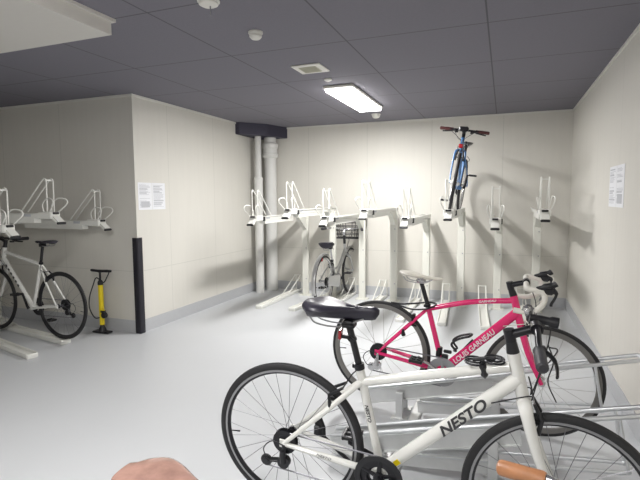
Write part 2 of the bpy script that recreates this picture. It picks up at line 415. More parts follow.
# ------------------------------------------------------------------ galvanised rack in the foreground
def galv_unit(Y, label, dz=0):
    e = empty('galvanised_bicycle_stand', (0, Y, 0)); tag(e, label, 'bicycle stand', 'galvanised bicycle stands')
    sl = .24; zu = lambda x: .372+dz+sl*x
    ang = math.atan(sl)
    RY = Matrix.Rotation(-ang, 3, 'Y')
    # sloping sheet channel
    x0, x1 = -.86, .10; xc = (x0+x1)/2; L = (x1-x0)/math.cos(ang)
    for s_ in (-1, 1):
        b = MB(); b.box((xc, s_*.047, zu(xc)-.058), (L, .004, .095), RY); b.box((xc, s_*.054, zu(xc)-.104), (L, .018, .004), RY); b.box((xc, s_*.054, zu(xc)-.012), (L, .018, .004), RY)
        b.build('side_plate', 'galv', e, 0)
    b = MB()
    b.tube([(x0, -.047, zu(x0)), (.70, -.047, zu(.70)), (.725, -.04, zu(.725)), (.73, 0, zu(.73)), (.725, .04, zu(.725)), (.70, .047, zu(.70)), (x0, .047, zu(x0))], .0115, 10)
    b.build('upper_hoop', 'galvt', e)
    # lower channel and hoop, nearly level
    zl = lambda x: .165+dz*.5+.10*x
    a2 = math.atan(.10); R2 = Matrix.Rotation(-a2, 3, 'Y')
    b = MB()
    for s_ in (-1, 1): b.box((-.24, s_*.047, zl(-.24)-.03), (.50, .004, .075), R2); b.box((-.24, s_*.054, zl(-.24)+.007), (.50, .018, .004), R2)
    b.build('lower_channel', 'galv', e, 0)
    b = MB(); b.tube([(-.48, -.047, zl(-.48)), (.52, -.047, zl(.52)), (.55, -.04, zl(.55)), (.56, 0, zl(.56)), (.55, .04, zl(.55)), (.52, .047, zl(.52)), (-.48, .047, zl(-.48))], .010, 10)
    b.build('lower_hoop', 'galvt', e)
    for s_ in (-1, 1):
        b = MB(); b.tube([(.50, s_*.047, zu(.5)), (.545, s_*.05, zl(.55))], .008, 8); b.build('strut', 'galvt', e)
    for x in (-.60, -.02):
        for s_ in (-1, 1):
            b = MB(); zt = zu(x)-.10; b.box((x, s_*.08, zt/2+.03), (.045, .03, zt+.06), bev=.003); b.box((x, s_*.08, .004), (.10, .06, .008)); b.build('leg', 'galv', e, 20)
    return e
galv_unit(3.04, 'galvanised sloping stand whose tubes hold the pink bicycle\'s front wheel', -.012)
galv_unit(2.42, 'empty galvanised sloping stand between the white and pink bicycles', -.042)
b = MB()
for x in (-.50,): b.box((-.505, 2.72, .0105), (.06, 1.9, .02), bev=.004)
tag(b.build('stand_base_rail', 'galv', None, 20), 'low galvanised floor bar joining the two sloping stands', 'floor bar')

# ------------------------------------------------------------------ bicycle
def make_wheel(root, name, c, Rw, tw, rimd, nsp, ms, Mx=None, hubw=.06, rear=False, spokes=True, valve=True):
    """ms: tyre, rim, spoke materials; wheel plane = local xz about c"""
    c = V(c); rt = tw*.52
    rim_o = Rw-tw*.98; rim_i = rim_o-rimd
    b = MB(Mx); hw = tw*.36
    rm = rim_o-min(rimd*.35, .007)
    b.ring([(rm, -hw), (rim_o+.004, -hw), (rim_o+.004, hw), (rm, hw)], c, 64); b.c = 1
    b.ring([(rm, -hw*.98), (rm, hw*.98), (rim_i+.004, hw*.75), (rim_i, hw*.3), (rim_i, -hw*.3), (rim_i+.004, -hw*.75)], c, 64)
    w = b.build(name, [ms[1], ms[4] if len(ms) > 4 else ms[1]], root)
    b = MB(Mx); pr = [(Rw-rt+math.cos(t)*rt, math.sin(t)*tw*.5) for t in [2*math.pi*k/10 for k in range(10)]]
    b.ring(pr, c, 72); b.build('tyre', ms[0], w)
    b = MB(Mx); b.ring([(.008, -hubw/2-.012), (.012, -hubw/2-.012), (.022, -hubw/2), (.022, -hubw/2+.004), (.014, -hubw/2+.008), (.013, 0), (.014, hubw/2-.008), (.022, hubw/2-.004), (.022, hubw/2), (.012, hubw/2+.012), (.008, hubw/2+.012)], c, 20, closed=False)
    b.build('hub', ms[3] if len(ms) > 3 else 'blacksat', w)
    if spokes:
        for k in range(nsp):
            s_ = 1 if k % 2 else -1; a = 2*math.pi*k/nsp; off = (1 if (k//2) % 2 else -1)*R(72)
            h = c+V((math.cos(a+off)*.020, s_*hubw*.45, math.sin(a+off)*.020)); o = c+V((math.cos(a)*rim_i, s_*.002, math.sin(a)*rim_i))
            MB(Mx).tube([h, o], .00125 if Rw > .3 else .001, 4, caps=False).build('spoke', ms[2], w, 0)
    else:
        b = MB(Mx)
        for k in range(nsp):
            s_ = 1 if k % 2 else -1; a = 2*math.pi*k/nsp; off = (1 if (k//2) % 2 else -1)*R(72)
            b.tube([c+V((math.cos(a+off)*.020, s_*hubw*.45, math.sin(a+off)*.020)), c+V((math.cos(a)*rim_i, 0, math.sin(a)*rim_i))], .0016, 4, caps=False)
        b.build('spokes', ms[2], w, 0)
    if valve:
        a = R(188); b = MB(Mx); b.tube([c+V((math.cos(a)*rim_i, 0, math.sin(a)*rim_i)), c+V((math.cos(a)*(rim_i-.045), 0, math.sin(a)*(rim_i-.045)))], [.0025, .004], 8); b.build('valve', 'black', w)
    return w

def make_saddle(root, x0, x1, z, wmax, th, nosedrop, m, channel=0., taildrop=.02, name='saddle', peak=.45):
    b = MB(); N = 22; K = 20; vs = []; rows = []
    for i in range(N+1):
        t = i/N; x = x0+(x1-x0)*t
        if t < .22: w = wmax*(.55+.45*math.sin(t/.22*math.pi/2))
        else:
            u = (t-.22)/.78; w = wmax*(.22+.78*(.5+.5*math.cos(min(1, u*1.45)*math.pi))) if u < .69 else wmax*.22
        if t > .94: w *= math.sqrt(max(.08, 1-((t-.94)/.062)**2))
        if t < .05: w *= .8
        zc = z-.009*math.sin(math.pi*min(1, max(0, (t-.25)/.75)))-taildrop*max(0, 1-t/peak)**2-nosedrop*max(0, (t-peak)/(1-peak))**1.6
        tk = th*(1-.25*t)*math.sqrt(max(.12, 1-max(0, (t-.93)/.07)**2))*(.6 if t == 0 else (.85 if t < .05 else 1)); zc -= th*.16*max(0, (t-.93)/.07)**2
        row = []
        for k in range(K):
            a = 2*math.pi*k/K; ca, sa = math.cos(a), math.sin(a)
            y = w*(abs(ca)**.8)*(1 if ca > 0 else -1)
            if sa >= 0:
                zz = zc-tk*.32+tk*.32*(sa**.7)-channel*math.exp(-(y/.012)**2)*(1 if .05 < t < .8 else 0)*(sa**2)
            else: zz = zc-tk*.32-tk*.68*(abs(sa)**.6)*(1-.25*abs(ca)); y *= .86
            row.append((x, y, zz))
        rows.append(row)
    n = 0
    for r_ in rows: vs += r_
    fs = [(i*K+k, i*K+(k+1) % K, (i+1)*K+(k+1) % K, (i+1)*K+k) for i in range(N) for k in range(K)]
    fs += [tuple(range(K))[::-1], tuple(N*K+k for k in range(K))]
    b.add(vs, fs); s = b.build(name, m, root, 50)
    r = MB(); zr = z-th-.012
    for s_ in (-1, 1):
        r.tube(smoothpts([(x0+.03, s_*.035, z-th*.9), (x0+.06, s_*.028, zr-.012), (x0+.16, s_*.022, zr-.014), (x1-.06, s_*.012, z-nosedrop*.6-th*.75)], 4), .0035, 6)
    r.build('saddle_rail', 'alloy', s)
    return s

def bicycle(label, cfg, pose):
    """pose: x,y,z of rear contact, heading, pitch(up+), lean(left+)."""
    g = cfg; root = empty(cfg.get('name', 'bicycle'), pose[:3])
    x, y, z, hd, pt, ln = pose
    root.rotation_mode = 'XYZ'
    mrot = Matrix.Rotation(hd, 4, 'Z') @ Matrix.Rotation(-pt, 4, 'Y') @ Matrix.Rotation(-ln, 4, 'X')
    root.rotation_euler = mrot.to_euler('XYZ'); tag(root, label, 'bicycle', cfg.get('group'))
    Rw, wb = g['R'], g['wb']; H = V((0, 0, Rw)); F = V((wb, 0, Rw))
    P = {k: V((v[0], 0, v[1])) for k, v in g['p'].items()}
    fm = g['frame']; q = g.get('q', 14)
    ax = (P['HTt']-P['HTb']).normalized()
    st = g.get('steer', 0.)
    S = None
    if st: S = Matrix.Translation(P['HTb']) @ Matrix.Rotation(st, 4, ax) @ Matrix.Translation(-P['HTb'])
    # --- frame
    b = MB(); r = g['r']
    TT = [P['TTs']] + ([P['TTm']] if 'TTm' in P else []) + [P['TTh']]
    if 'TTm' in P: TT = smoothpts(TT, 6)
    b.tube(TT, r['tt'], q, ell=g.get('ttell', 1.))
    b.tube([P['BB'], P['DTh']], r['dt'], q)
    b.tube([P['BB'], P['STt']], r['st'], q)
    b.tube([P['HTb'], P['HTt']], r['ht'], q)
    b.ring([(r['st']+.006, -.034), (r['st']+.006, .034)], P['BB'], 20, closed=False)
    sj = P['SSj']; hw = .062
    for s_ in (-1, 1):
        b.tube([sj+V((0, s_*.012, 0)), sj.lerp(H, .45)+V((0, s_*.045, 0)), H+V((0, s_*hw, 0))], [r['ss']*.95, r['ss'], r['ss']*.75], 10)
        bb = P['BB']; b.tube([bb+V((-.01, s_*.022, 0)), bb.lerp(H, .35)+V((0, s_*.038, 0)), H+V((0, s_*hw, 0))], [r['cs'], r['cs'], r['cs']*.7], 10)
        b.box(H+V((-.002, s_*hw, 0)), (.035, .006, .04), bev=.003)
    fr = b.build('frame', fm, root)
    b = MB(); b.tube([P['STt']-(P['STt']-P['BB']).normalized()*.012, P['STt']+(P['STt']-P['BB']).normalized()*.012], r['st']*1.18, 16); b.box(P['STt']+V((-r['st']*1.2, 0, 0)), (.014, .02, .018), bev=.003); b.build('seat_clamp', 'blacksat', root)
    # --- saddle and post
    sd = g['saddle']; pc = V((sd['x0']+(sd['x1']-sd['x0'])*.5, 0, sd['z']-sd['th']-.03))
    b = MB(); b.tube([P['STt'], P['Pt']], .0138, 14); b.build('seat_post', g.get('postm', 'black'), root)
    b = MB(); b.box(P['Pt']+V((0, 0, .004)), (.055, .05, .022), bev=.006); b.box(P['Pt']+V((0, 0, .02)), (.04, .062, .012), bev=.004); b.build('saddle_clamp', g.get('clampm', 'black'), root)
    make_saddle(root, sd['x0'], sd['x1'], sd['z'], sd['w'], sd['th'], sd['nd'], sd['m'], sd.get('ch', 0), sd.get('td', .02))
    # --- fork
    b = MB(S); cr = P['HTb']-ax*.004
    b.tube([cr+ax*.004, cr-ax*.03], [r['ht']*1.0, r['ht']*.95], 14)
    fl = g.get('forkr', .019); ho = .05+g['tw']*.25
    for s_ in (-1, 1):
        mid = cr.lerp(F, .5)+V((-.012, 0, 0))
        b.tube(smoothpts([cr-ax*.012+V((0, s_*.012, 0)), cr-ax*.035+V((.002, s_*ho*.86, 0)), mid+V((0, s_*ho, 0)), F+V((0, s_*.053, 0))], 5), [fl*(1.05-.5*i/15) for i in range(16)], 12)
    b.build('fork', g.get('fork', fm), root)
    b = MB(S); b.tube([P['HTt'], P['Sp']-ax*.035], [r['ht']*1.02, .0175], 16); b.ring([(.02, 0)], P['HTt'], 4) if False else None
    for k in range(3):
        c = P['HTt'].lerp(P['Sp']-ax*.035, .2+.3*k); b.tube([c-ax*.004, c+ax*.004], .0185, 16)
    b.build('headset', 'black', root)
    # --- stem and handlebar
    B = P['Bar']; b = MB(S)
    b.tube([P['Sp']-ax*.04, P['Sp']+ax*.006], .0195, 16); b.tube([P['Sp']-ax*.016, B], [.0165, .0155], 14); b.tube([B+V((0, -.024, 0)), B+V((0, .024, 0))], .0215, 16)
    b.build('stem', g.get('stemm', 'blacksat'), root)
    bm_ = g.get('barm', 'blacksat'); gm = g.get('gripm', 'grip'); bw = g.get('bw', .29)
    if g['bar'] == 'flat':
        b = MB(S); sw = g.get('sweep', .03); rise = g.get('rise', 0)
        pts = smoothpts([B+V((-sw, -bw, rise)), B+V((-sw*.4, -bw*.55, rise)), B+V((0, -.05, 0)), B+V((0, .05, 0)), B+V((-sw*.4, bw*.55, rise)), B+V((-sw, bw, rise))], 5)
        b.tube(pts, .0115, 12); hb = b.build('handlebar', bm_, root)
        for s_ in (-1, 1):
            e0 = B+V((-sw, s_*bw, rise)); e1 = B+V((-sw*.55, s_*(bw-.13), rise)); d = (e0-e1).normalized()
            b = MB(S); gr = g.get('gripr', .0175)
            b.tube([e1-d*.004, e1, e1+d*.006, e1+d*.03, e1+d*.06, e1+d*.09, e0-d*.008, e0+d*.004, e0+d*.010], [gr*.9, gr*1.05, gr*.95, gr*.97, gr*1.04, gr*.97, gr*1.03, gr*.98, gr*.6], 16); b.build('grip', gm, hb)
            if not g.get('nolever'):
                b = MB(S); c = e1-d*.02
                b.box(c+V((.006, 0, -.004)), (.035, .028, .03), bev=.006); b.box(c+V((.012, s_*.0-s_*.02, -.022)), (.04, .035, .02), bev=.006)
                b.tube(smoothpts([c+V((.02, 0, -.006)), c+V((.045, s_*.025, -.02)), c+V((.05, s_*.075, -.03)), c+V((.045, s_*.125, -.035))], 4), [.009]*6+[.0075]*7, 8, ell=.6)
                b.build('brake_lever', 'black', hb)
    elif g['bar'] == 'city':
        ex, ey = g.get('endx', .125), g.get('endy', .295)
        half = lambda s_: [B+V((0, s_*.04, 0)), B+V((.035, s_*.12, .012)), B+V((.03, s_*.19, .015)), B+V((-.01, s_*.235, .012)), B+V((-.04, s_*(ey-.03), .01)), B+V((-ex, s_*ey, .005))]
        b = MB(S); b.tube(smoothpts(half(-1)[::-1]+half(1), 5), .0115, 12); hb = b.build('handlebar', bm_, root)
        for s_ in (-1, 1):
            e0 = B+V((-ex-.004, s_*ey, .005)); e1 = B+V((-.04, s_*(ey-.03), .01)); d = (e0-e1).normalized(); gr = g.get('gripr', .0175)
            b = MB(S); b.tube([e1, e1+d*.006, e1.lerp(e0, .3), e1.lerp(e0, .6), e0-d*.006, e0, e0+d*.004], [gr*.85, gr, gr*.98, gr*1.02, gr*1.02, gr*.95, gr*.6], 16); b.build('grip', gm, hb)
    elif g['bar'] == 'drop':
        b = MB(S); hb = None; bw = .205
        def side(s_): return [B+V((0, s_*.05, 0)), B+V((0, s_*(bw-.03), 0)), B+V((.012, s_*bw, .0)), B+V((.055, s_*bw, -.002)), B+V((.088, s_*bw, -.018)), B+V((.094, s_*bw, -.055)), B+V((.075, s_*bw, -.098)), B+V((.03, s_*bw, -.125)), B+V((-.02, s_*bw, -.130)), B+V((-.055, s_*bw, -.128))]
        b.tube([B+V((0, -.055, 0)), B+V((0, .055, 0))], .0135, 12); hb = b.build('handlebar', bm_, root)
        for s_ in (-1, 1):
            b = MB(S); b.tube(smoothpts(side(s_), 5), .0155, 14); b.build('bar_tape', g['tape'], hb)
            b = MB(S); o = B+V((.066, s_*bw, .006))
            b.tube(smoothpts([o+V((-.015, 0, -.002)), o+V((.02, 0, .014)), o+V((.05, 0, .024)), o+V((.068, 0, .035)), o+V((.078, 0, .044))], 4), [.014]*4+[.019]*5+[.017]*4+[.018]*3+[.010], 12, ell=.85)
            b.box(o+V((.045, 0, -.004)), (.05, .03, .04), bev=.01)
            b.tube(smoothpts([o+V((.062, 0, .012)), o+V((.082, -s_*.004, -.015)), o+V((.076, -s_*.004, -.045)), o+V((.064, 0, -.072)), o+V((.064, 0, -.085))], 4), [.011]*5+[.008]*12, 8, ell=.7)
            b.build('brake_lever', 'black', hb)
    # --- wheels
    tm = g['wheelm']
    make_wheel(root, 'rear_wheel', H, Rw, g['tw'], g['rimd'], g['nsp'], tm, None, .085, True, g.get('sp', True))
    make_wheel(root, 'front_wheel', F, Rw, g['tw'], g['rimd'], g['nsp'], tm, S, .075, False, g.get('sp', True))
    # --- drivetrain
    bb = P['BB']; cy = -.048; mr = g.get('ringr', .092); cm = g.get('crankm', 'blacksat')
    b = MB()
    for k, rr in enumerate((mr, mr*.8)):
        yy = cy+k*.008; n = 44; prof_o = []
        b.ring([(rr*.55, -.0015), (rr, -.0015), (rr, .0015), (rr*.55, .0015)], bb+V((0, yy, 0)), 44)
    for k in range(5):
        a = 2*math.pi*k/5+.3; b.tube([bb+V((0, cy, 0)), bb+V((math.cos(a)*mr*.9, cy, math.sin(a)*mr*.9))], [.012, .007], 8, ell=.4, upref=(0, 1, 0) if False else None)
    b.disc(bb+V((0, cy-.004, 0)), .022, .014); ck = b.build('chainring', cm, root)
    if g.get('guard'):
        b = MB(); b.ring([(mr*.84, -.0025), (mr*1.08, -.0025), (mr*1.1, 0), (mr*1.08, .0025), (mr*.84, .0025)], bb+V((0, cy-.008, 0)), 40); b.build('chain_guard', 'black', ck)
    ca = R(g.get('crank', -70)); b_arm = g.get('armm', cm)
    for s_, aa in ((-1, ca), (1, ca+math.pi)):
        yy = -.066 if s_ < 0 else .06; e_ = bb+V((math.cos(aa)*.17, yy-.012*(1 if s_ < 0 else -1), math.sin(aa)*.17))
        b = MB(); b.tube([bb+V((0, yy+.006*(1 if s_ < 0 else -1), 0)), bb.lerp(e_, .2)+V((0, (yy)*.8, 0)), e_], [.017, .014, .012], 10, ell=.6, upref=(0, 1, 0) if abs(math.cos(aa)) < 2 else None); cr_ = b.build('crank_arm', b_arm, root)
        b = MB(); pe = e_+V((0, s_*.06, 0)); b.tube([e_, pe+V((0, s_*.04, 0))], .006, 8)
        for dx in (-.035, .035): b.box(pe+V((dx, 0, 0)), (.012, .085, .022), bev=.003)
        for dy in (-.036, 0, .036): b.box(pe+V((0, dy, 0)), (.078, .012, .018), bev=.003)
        b.build('pedal', g.get('pedalm', 'black'), cr_)
    b = MB(); b.ring([(.012, .0), (.026, .0), (.0262, -.003), (.030, -.006), (.034, -.010), (.038, -.014), (.048, -.02), (.055, -.024), (.012, -.026)][::1], H+V((0, -.028, 0)), 36)
    for k in range(7): b.ring([(.010, -.0008), (.056-.0038*k, -.0008), (.056-.0038*k, .0008), (.010, .0008)], H+V((0, -.030-k*.0038, 0)), 32)
    b.build('cassette', g.get('cassm', 'blacksat'), root)
    # derailleur
    j = H+V((.004, -.052, -.085)); k2 = H+V((g.get('dx', -.035), -.052, g.get('dz', -.105)))
    if g.get('derail', True):
        b = MB(); b.box(H+V((.004, -.066, -.022)), (.018, .012, .05), bev=.004); b.tube([H+V((.0, -.072, -.03)), j+V((0, -.02, 0))], [.013, .015], 10); b.disc(j+V((0, -.012, 0)), .028, .022, 20)
        b.disc(j, .027, .008, 14); b.disc(k2, .027, .008, 14)
        for yy in (-.006, .006): b.tube([j+V((0, yy, 0)), k2+V((0, yy, 0))], .009, 8, ell=.25)
        b.disc(k2+V((0, -.01, 0)), .014, .008, 14)
        b.build('rear_derailleur', g.get('drm', 'black'), root)
        b = MB(); b.tube(smoothpts([H+V((.03, -.066, -.02)), H+V((-.045, -.075, .01)), H+V((-.088, -.078, -.035)), H+V((-.06, -.078, -.085)), j+V((-.03, -.02, 0))], 5), .0026, 6); b.build('shift_cable', 'black', root)
        low = [j+V((.02, 0, -.005)), k2+V((.0, 0, -.024)), bb+V((0, cy, -mr*.99))]
    else: low = [H+V((0, -.045, -.042)), bb+V((0, cy, -mr*.99))]
    b = MB(); b.tube([H+V((0, -.045, .042)), bb+V((0, cy, mr*.99))], .0042, 6, ell=.7)
    b.tube([bb+V((0, cy, -mr*.99)), low[-2] if len(low) > 2 else low[0]], .0042, 6, ell=.7)
    b.build('chain', 'spoke', root)
    # brakes
    for fr_, (hub, top, MM) in {'rear': (H, sj, None), 'front': (F, cr, S)}.items():
        b = MB(MM); d = (top-hub).normalized(); c = hub+d*(Rw-.03); off = V((-.028, 0, .012)) if fr_ == 'rear' else V((.032, 0, .010))
        if g['brk'] == 'v':
            for s_ in (-1, 1):
                b.tube([c+off*.7+V((0, s_*.042, -.03)), c+off+V((0, s_*.038, .02)), c+off+d*.08+V((0, s_*.026, 0))], [.010, .008, .006], 8)
                b.box(c+off*.4+V((0, s_*.024, .005)), (.055, .012, .014), bev=.004)
            b.tube([c+off+d*.078+V((0, -.028, 0)), c+off+d*.078+V((0, .045, 0))], .0035, 6)
            b.tube(smoothpts([c+off+d*.078+V((0, .03, 0)), c+off+d*.10+V((0, .06, .01)), c+off+d*.14+V((0, .03, .02))], 4), .003, 6)
        else:
            c = hub+d*(Rw+.012); off = V((-.025 if fr_ == 'rear' else .03, 0, 0))
            b.box(c+off+V((0, 0, .01)), (.022, .045, .022), bev=.006)
            for s_ in (-1, 1): b.tube([c+off+V((0, s_*.02, .012)), c+off+V((0, s_*.036, -.01)), c+off*.9+V((0, s_*.026, -.045))], [.008, .007, .006], 8); b.box(c+off*.9+V((0, s_*.02, -.05)), (.05, .010, .011), bev=.003)
        b.build('%s_brake' % fr_, g.get('brkm', 'black'), root)
    # control cables
    if g.get('cables', True):
        b = MB()
        for s_ in (-1, 1):
            st_p = B+V((.03, s_*.15, -.01)) if g['bar'] != 'drop' else B+V((.12, s_*.19, .03))
            a1 = P['HTt'].lerp(P['HTb'], .35)+V((.06, s_*.02, 0)); a2 = P['TTh'].lerp(P['DTh'], .5)+V((-.05, s_*.028, .0))
            b.tube(smoothpts([st_p, st_p+V((.03, -s_*.05, -.03)), a1+V((.02, -s_*.01, .0)), a1+V((.0, 0, -.10)), P['HTb']+V((.015, s_*.036, .03)), P['BB'].lerp(P['DTh'], .82)+V((0, s_*.030, -.012))], 6), .0025, 6)
        b.build('control_cable', g.get('cabm', 'black'), root)
    if g['bar'] == 'flat' or True:
        b = MB(S); tp = cr+V((.045, 0, .03)); b.tube(smoothpts([B+V((.03, -.10, -.02)), B+V((.06, -.05, -.10)), P['HTb']+V((.075, 0, .08)), F+V((0, 0, Rw+.03))+V((-.04, .02, .0))], 6), .0025, 6); b.build('brake_cable', 'black', root)
    return root, P, S

def plate_matrix(a, b, ynear):
    """text matrix: x along a->b, facing -Y"""
    d = (b-a).normalized(); up = V((-d.z, 0, d.x)); n = V((0, -1, 0)); c = (a+b)/2+V((0, ynear, 0))
    m = Matrix((( d.x, up.x, n.x, c.x), (d.y, up.y, n.y, c.y), (d.z, up.z, n.z, c.z), (0, 0, 0, 1)))
    return m

NEST = dict(R=.345, wb=1.086, tw=.034, rimd=.016, nsp=28, frame='whitepaint', bar='flat', brk='v', bw=.295, gripr=.0185, sweep=.005, rise=-.022,
    p=dict(BB=(.422, .288), STt=(.308, .735), SSj=(.322, .672), TTs=(.32, .668), TTh=(.876, .838), DTh=(.912, .80), HTt=(.882, .895), HTb=(.933, .722), Sp=(.860, .975), Bar=(.95, 1.0), Pt=(.258, .905)),
    r=dict(tt=.0195, dt=.026, st=.018, ht=.0228, ss=.0125, cs=.0145), forkr=.0262,
    saddle=dict(x0=.066, x1=.380, z=1.0, w=.096, th=.072, nd=.002, m='saddleblk', ch=.010, td=.012),
    wheelm=('rubber', 'rimgrey', 'spoke', 'blacksat', 'blacksat'), guard=True, crank=-15, dx=-.085, dz=-.105)
nesto, NP, NS = bicycle('white flat-bar bicycle with black saddle, largest in front, lettered down tube', NEST, (0, 0, 0, 0, 0, 0))
def place(root, rear_hub, hd, pt, ln, Rw):
    m = Matrix.Rotation(hd, 4, 'Z') @ Matrix.Rotation(-pt, 4, 'Y') @ Matrix.Rotation(-ln, 4, 'X')
    c = V(rear_hub)-(m.to_3x3() @ V((0, 0, Rw))); root.location = c; root.rotation_euler = m.to_euler('XYZ')
place(nesto, (-.872, 1.8586, .0224+.345), .031, -.0624, -.083, .345)
fr = [c for c in nesto.children if c.name.startswith('frame')][0]
a_, b_ = NP['BB'].lerp(NP['DTh'], .425), NP['BB'].lerp(NP['DTh'], .815)
tag(text_obj('NESTO', 'frame_lettering', 'letter', .056, .0006, plate_matrix(a_, b_, -.0263), fr, .32, 1.25, .0016), 'dark grey brand lettering on the white down tube')
a_, b_ = NP['BB'].lerp(NP['DTh'], .10), NP['BB'].lerp(NP['DTh'], .17)
s = MB(); c_ = (a_+b_)/2; s.box(c_+V((0, -.0265, 0)), (.026, .0012, .022), Matrix.Rotation(-math.atan2((b_-a_).z, (b_-a_).x), 3, 'Y')); tag(s.build('sticker', 'yellow', fr, 0), 'small yellow sticker low on the down tube')
a_, b_ = NP['BB'].lerp(NP['STt'], .42), NP['BB'].lerp(NP['STt'], .72)
text_obj('NESTO', 'seat_tube_lettering', 'letter', .02, .0005, plate_matrix(b_, a_, -.0182), fr, .2, 1.2, .0006)
a_ = V((.13, -.052, .335)); b_ = V((.24, -.046, .318)); text_obj('NESTO', 'stay_lettering', 'letter', .016, .0005, plate_matrix(a_, b_, -.012), fr, .2, 1.3, 0)
b = MB(); b.tube([(.105, .075, .43), (.12, .078, .37), (.135, .075, .30)], [.018, .026, .016], 8, ell=.5); b.tube([(.13, .08, .33), (.30, .085, .20), (.36, .085, .16)], .009, 8); b.box((.11, .07, .36), (.03, .03, .05), bev=.006); b.build('kickstand', 'black', nesto)
# bracket with red rear reflector on the white bicycle's seat post
b = MB(); c = NP['STt'].lerp(NP['Pt'], .68); b.tube([c+V((-.008, 0, -.008)), c+V((.004, 0, .008))], .019, 14); b.box(c+V((-.03, 0, .004)), (.04, .02, .016), bev=.004)
br = b.build('reflector_bracket', 'black', nesto); b = MB(); b.box(c+V((-.052, 0, .010)), (.014, .036, .044), bev=.006); b.build('reflector', 'red', br)
# small lock bracket strapped on the top tube
c = NP['TTs'].lerp(NP['TTh'], .84)
lk = empty('cable_lock'); bpy.data.objects.remove(lk)
b = MB(); b.box(c+V((0, 0, .0)), (.026, .054, .062), Matrix.Rotation(-.27, 3, 'Y'), bev=.012); b.box(c+V((.005, 0, .036)), (.035, .03, .014), bev=.005)
lk = b.build('lock_bracket', 'black', nesto)
b = MB()
for s_ in (-1, 1):
    for dx in (-.035, .035):
        b.tube([V((c.x+dx+math.cos(t)*.034, s_*.012+math.sin(t)*.012, c.z+.036+dx*.24+math.sin(t)*.007)) for t in [2*math.pi*k/14 for k in range(14)]], .0042, 6, closed=True)
b.build('bracket_loop', 'blacksat', lk)
b = MB(); b.box(c+V((-.002, 0, .042)), (.085, .022, .012), Matrix.Rotation(-.24, 3, 'Y'), bev=.004); b.build('bracket_cradle', 'black', lk)
# torch-like head light clamped on the bar
b = MB(); B = NP['Bar']; o = B+V((.0, .06, .016)); b.tube([o+V((-.02, 0, .0)), o+V((.02, 0, -.003)), o+V((.045, 0, -.006)), o+V((.055, 0, -.007)), o+V((.077, 0, -.009))], [.014, .0155, .0155, .020, .021], 16); b.box(o+V((0, 0, -.018)), (.03, .026, .022), bev=.005)
hl = b.build('head_light', 'black', nesto); b = MB(); b.disc(o+V((.0785, 0, -.009)), .018, .004, 18, 'x'); tag(b.build('lens', 'lens', hl), 'pale glass light lens')
b = MB(); b.disc(B+V((-.02, .10, .03)), .018, .02, 18, 'z'); b.ring([(.018, .04), (.014, .052), (.003, .056)], B+V((-.03, .1, -.01)), 18, 'z', False); b.build('bell', 'silver', nesto)

PINK = dict(R=.336, wb=.984, tw=.024, rimd=.028, nsp=20, frame='pink', bar='drop', brk='c', tape='tapew',
    p=dict(BB=(.42, .288), STt=(.290, .683), SSj=(.280, .655), TTs=(.288, .665), TTm=(.542, .748), TTh=(.792, .796), DTh=(.815, .73), HTt=(.782, .825), HTb=(.843, .642), Sp=(.752, .90), Bar=(.842, .915), Pt=(.232, .838)),
    r=dict(tt=.0165, dt=.028, st=.0165, ht=.022, ss=.0105, cs=.0145), forkr=.0215,
    saddle=dict(x0=.095, x1=.365, z=.885, w=.070, th=.028, nd=.010, m='saddlew', td=-.006),
    clampm='silver', wheelm=('rubber', 'rimdeep', 'spokel', 'silver'), crankm='alloy', armm='silver', crank=152, drm='silver', cabm='tapew', brkm='blacksat')
pink, PP, PS = bicycle('pink road bicycle with ivory saddle and white drop bar tape, behind the white one', PINK, (0, 0, 0, 0, 0, 0))
place(pink, (-.752, 3.0443, .0764+.336), -.026, -.075, -.012, .336)
fr = [c for c in pink.children if c.name.startswith('frame')][0]
a_, b_ = PP['BB'].lerp(PP['DTh'], .16), PP['BB'].lerp(PP['DTh'], .70)
tag(text_obj('LOUIS GARNEAU', 'frame_lettering', 'letterw', .044, .0006, plate_matrix(a_, b_, -.0282), fr, .15, .95, .0008), 'white brand lettering on the pink down tube')
a_, b_ = V((.58, 0, .758)), V((.70, 0, .785)); text_obj('GARNEAU', 'top_tube_lettering', 'letterw', .018, .0005, plate_matrix(a_, b_, -.0168), fr, .15, 1.2, .0005)
b = MB(); 
for s_ in (-1, 1): b.tube(smoothpts([V((.59, s_*.03, .52)), V((.56, s_*.038, .56)), V((.60, s_*.036, .60)), V((.66, s_*.03, .625))], 5), .0075, 6)
b.tube(smoothpts([V((.59, -.03, .52)), V((.575, 0, .51)), V((.59, .03, .52))], 4), .0075, 6); b.tube(smoothpts([V((.66, -.03, .625)), V((.672, 0, .632)), V((.66, .03, .625))], 4), .0075, 6)
b.tube([V((.62, 0, .515)), V((.68, 0, .60))], .006, 6); bc = b.build('bottle_cage', 'black', pink); bc.location = (-.10, 0, -.085)
b = MB(); b.box((.425, -.025, .38), (.04, .035, .035), bev=.006); b.box((.44, -.03, .42), (.05, .02, .02), bev=.005); b.tube([(.385, 0, .37), (.385, 0, .43)], .02, 12); b.build('front_derailleur', 'black', pink)
b = MB(); b.box((.155, -.05, .505), (.018, .022, .035), bev=.005); b.tube([(.16, -.04, .475), (.15, -.04, .50)], .014, 10); b.build('speed_sensor', 'black', pink)
b = MB(); b.tube(smoothpts([(.03, .01, .66), (.12, .0, .655), (.20, -.03, .655), (.29, -.04, .675), (.34, 0, .70), (.29, .035, .70), (.20, .03, .68), (.12, .01, .668), (.05, .0, .668)], 6), .0065, 8); b.build('cable_lock', 'black', pink)

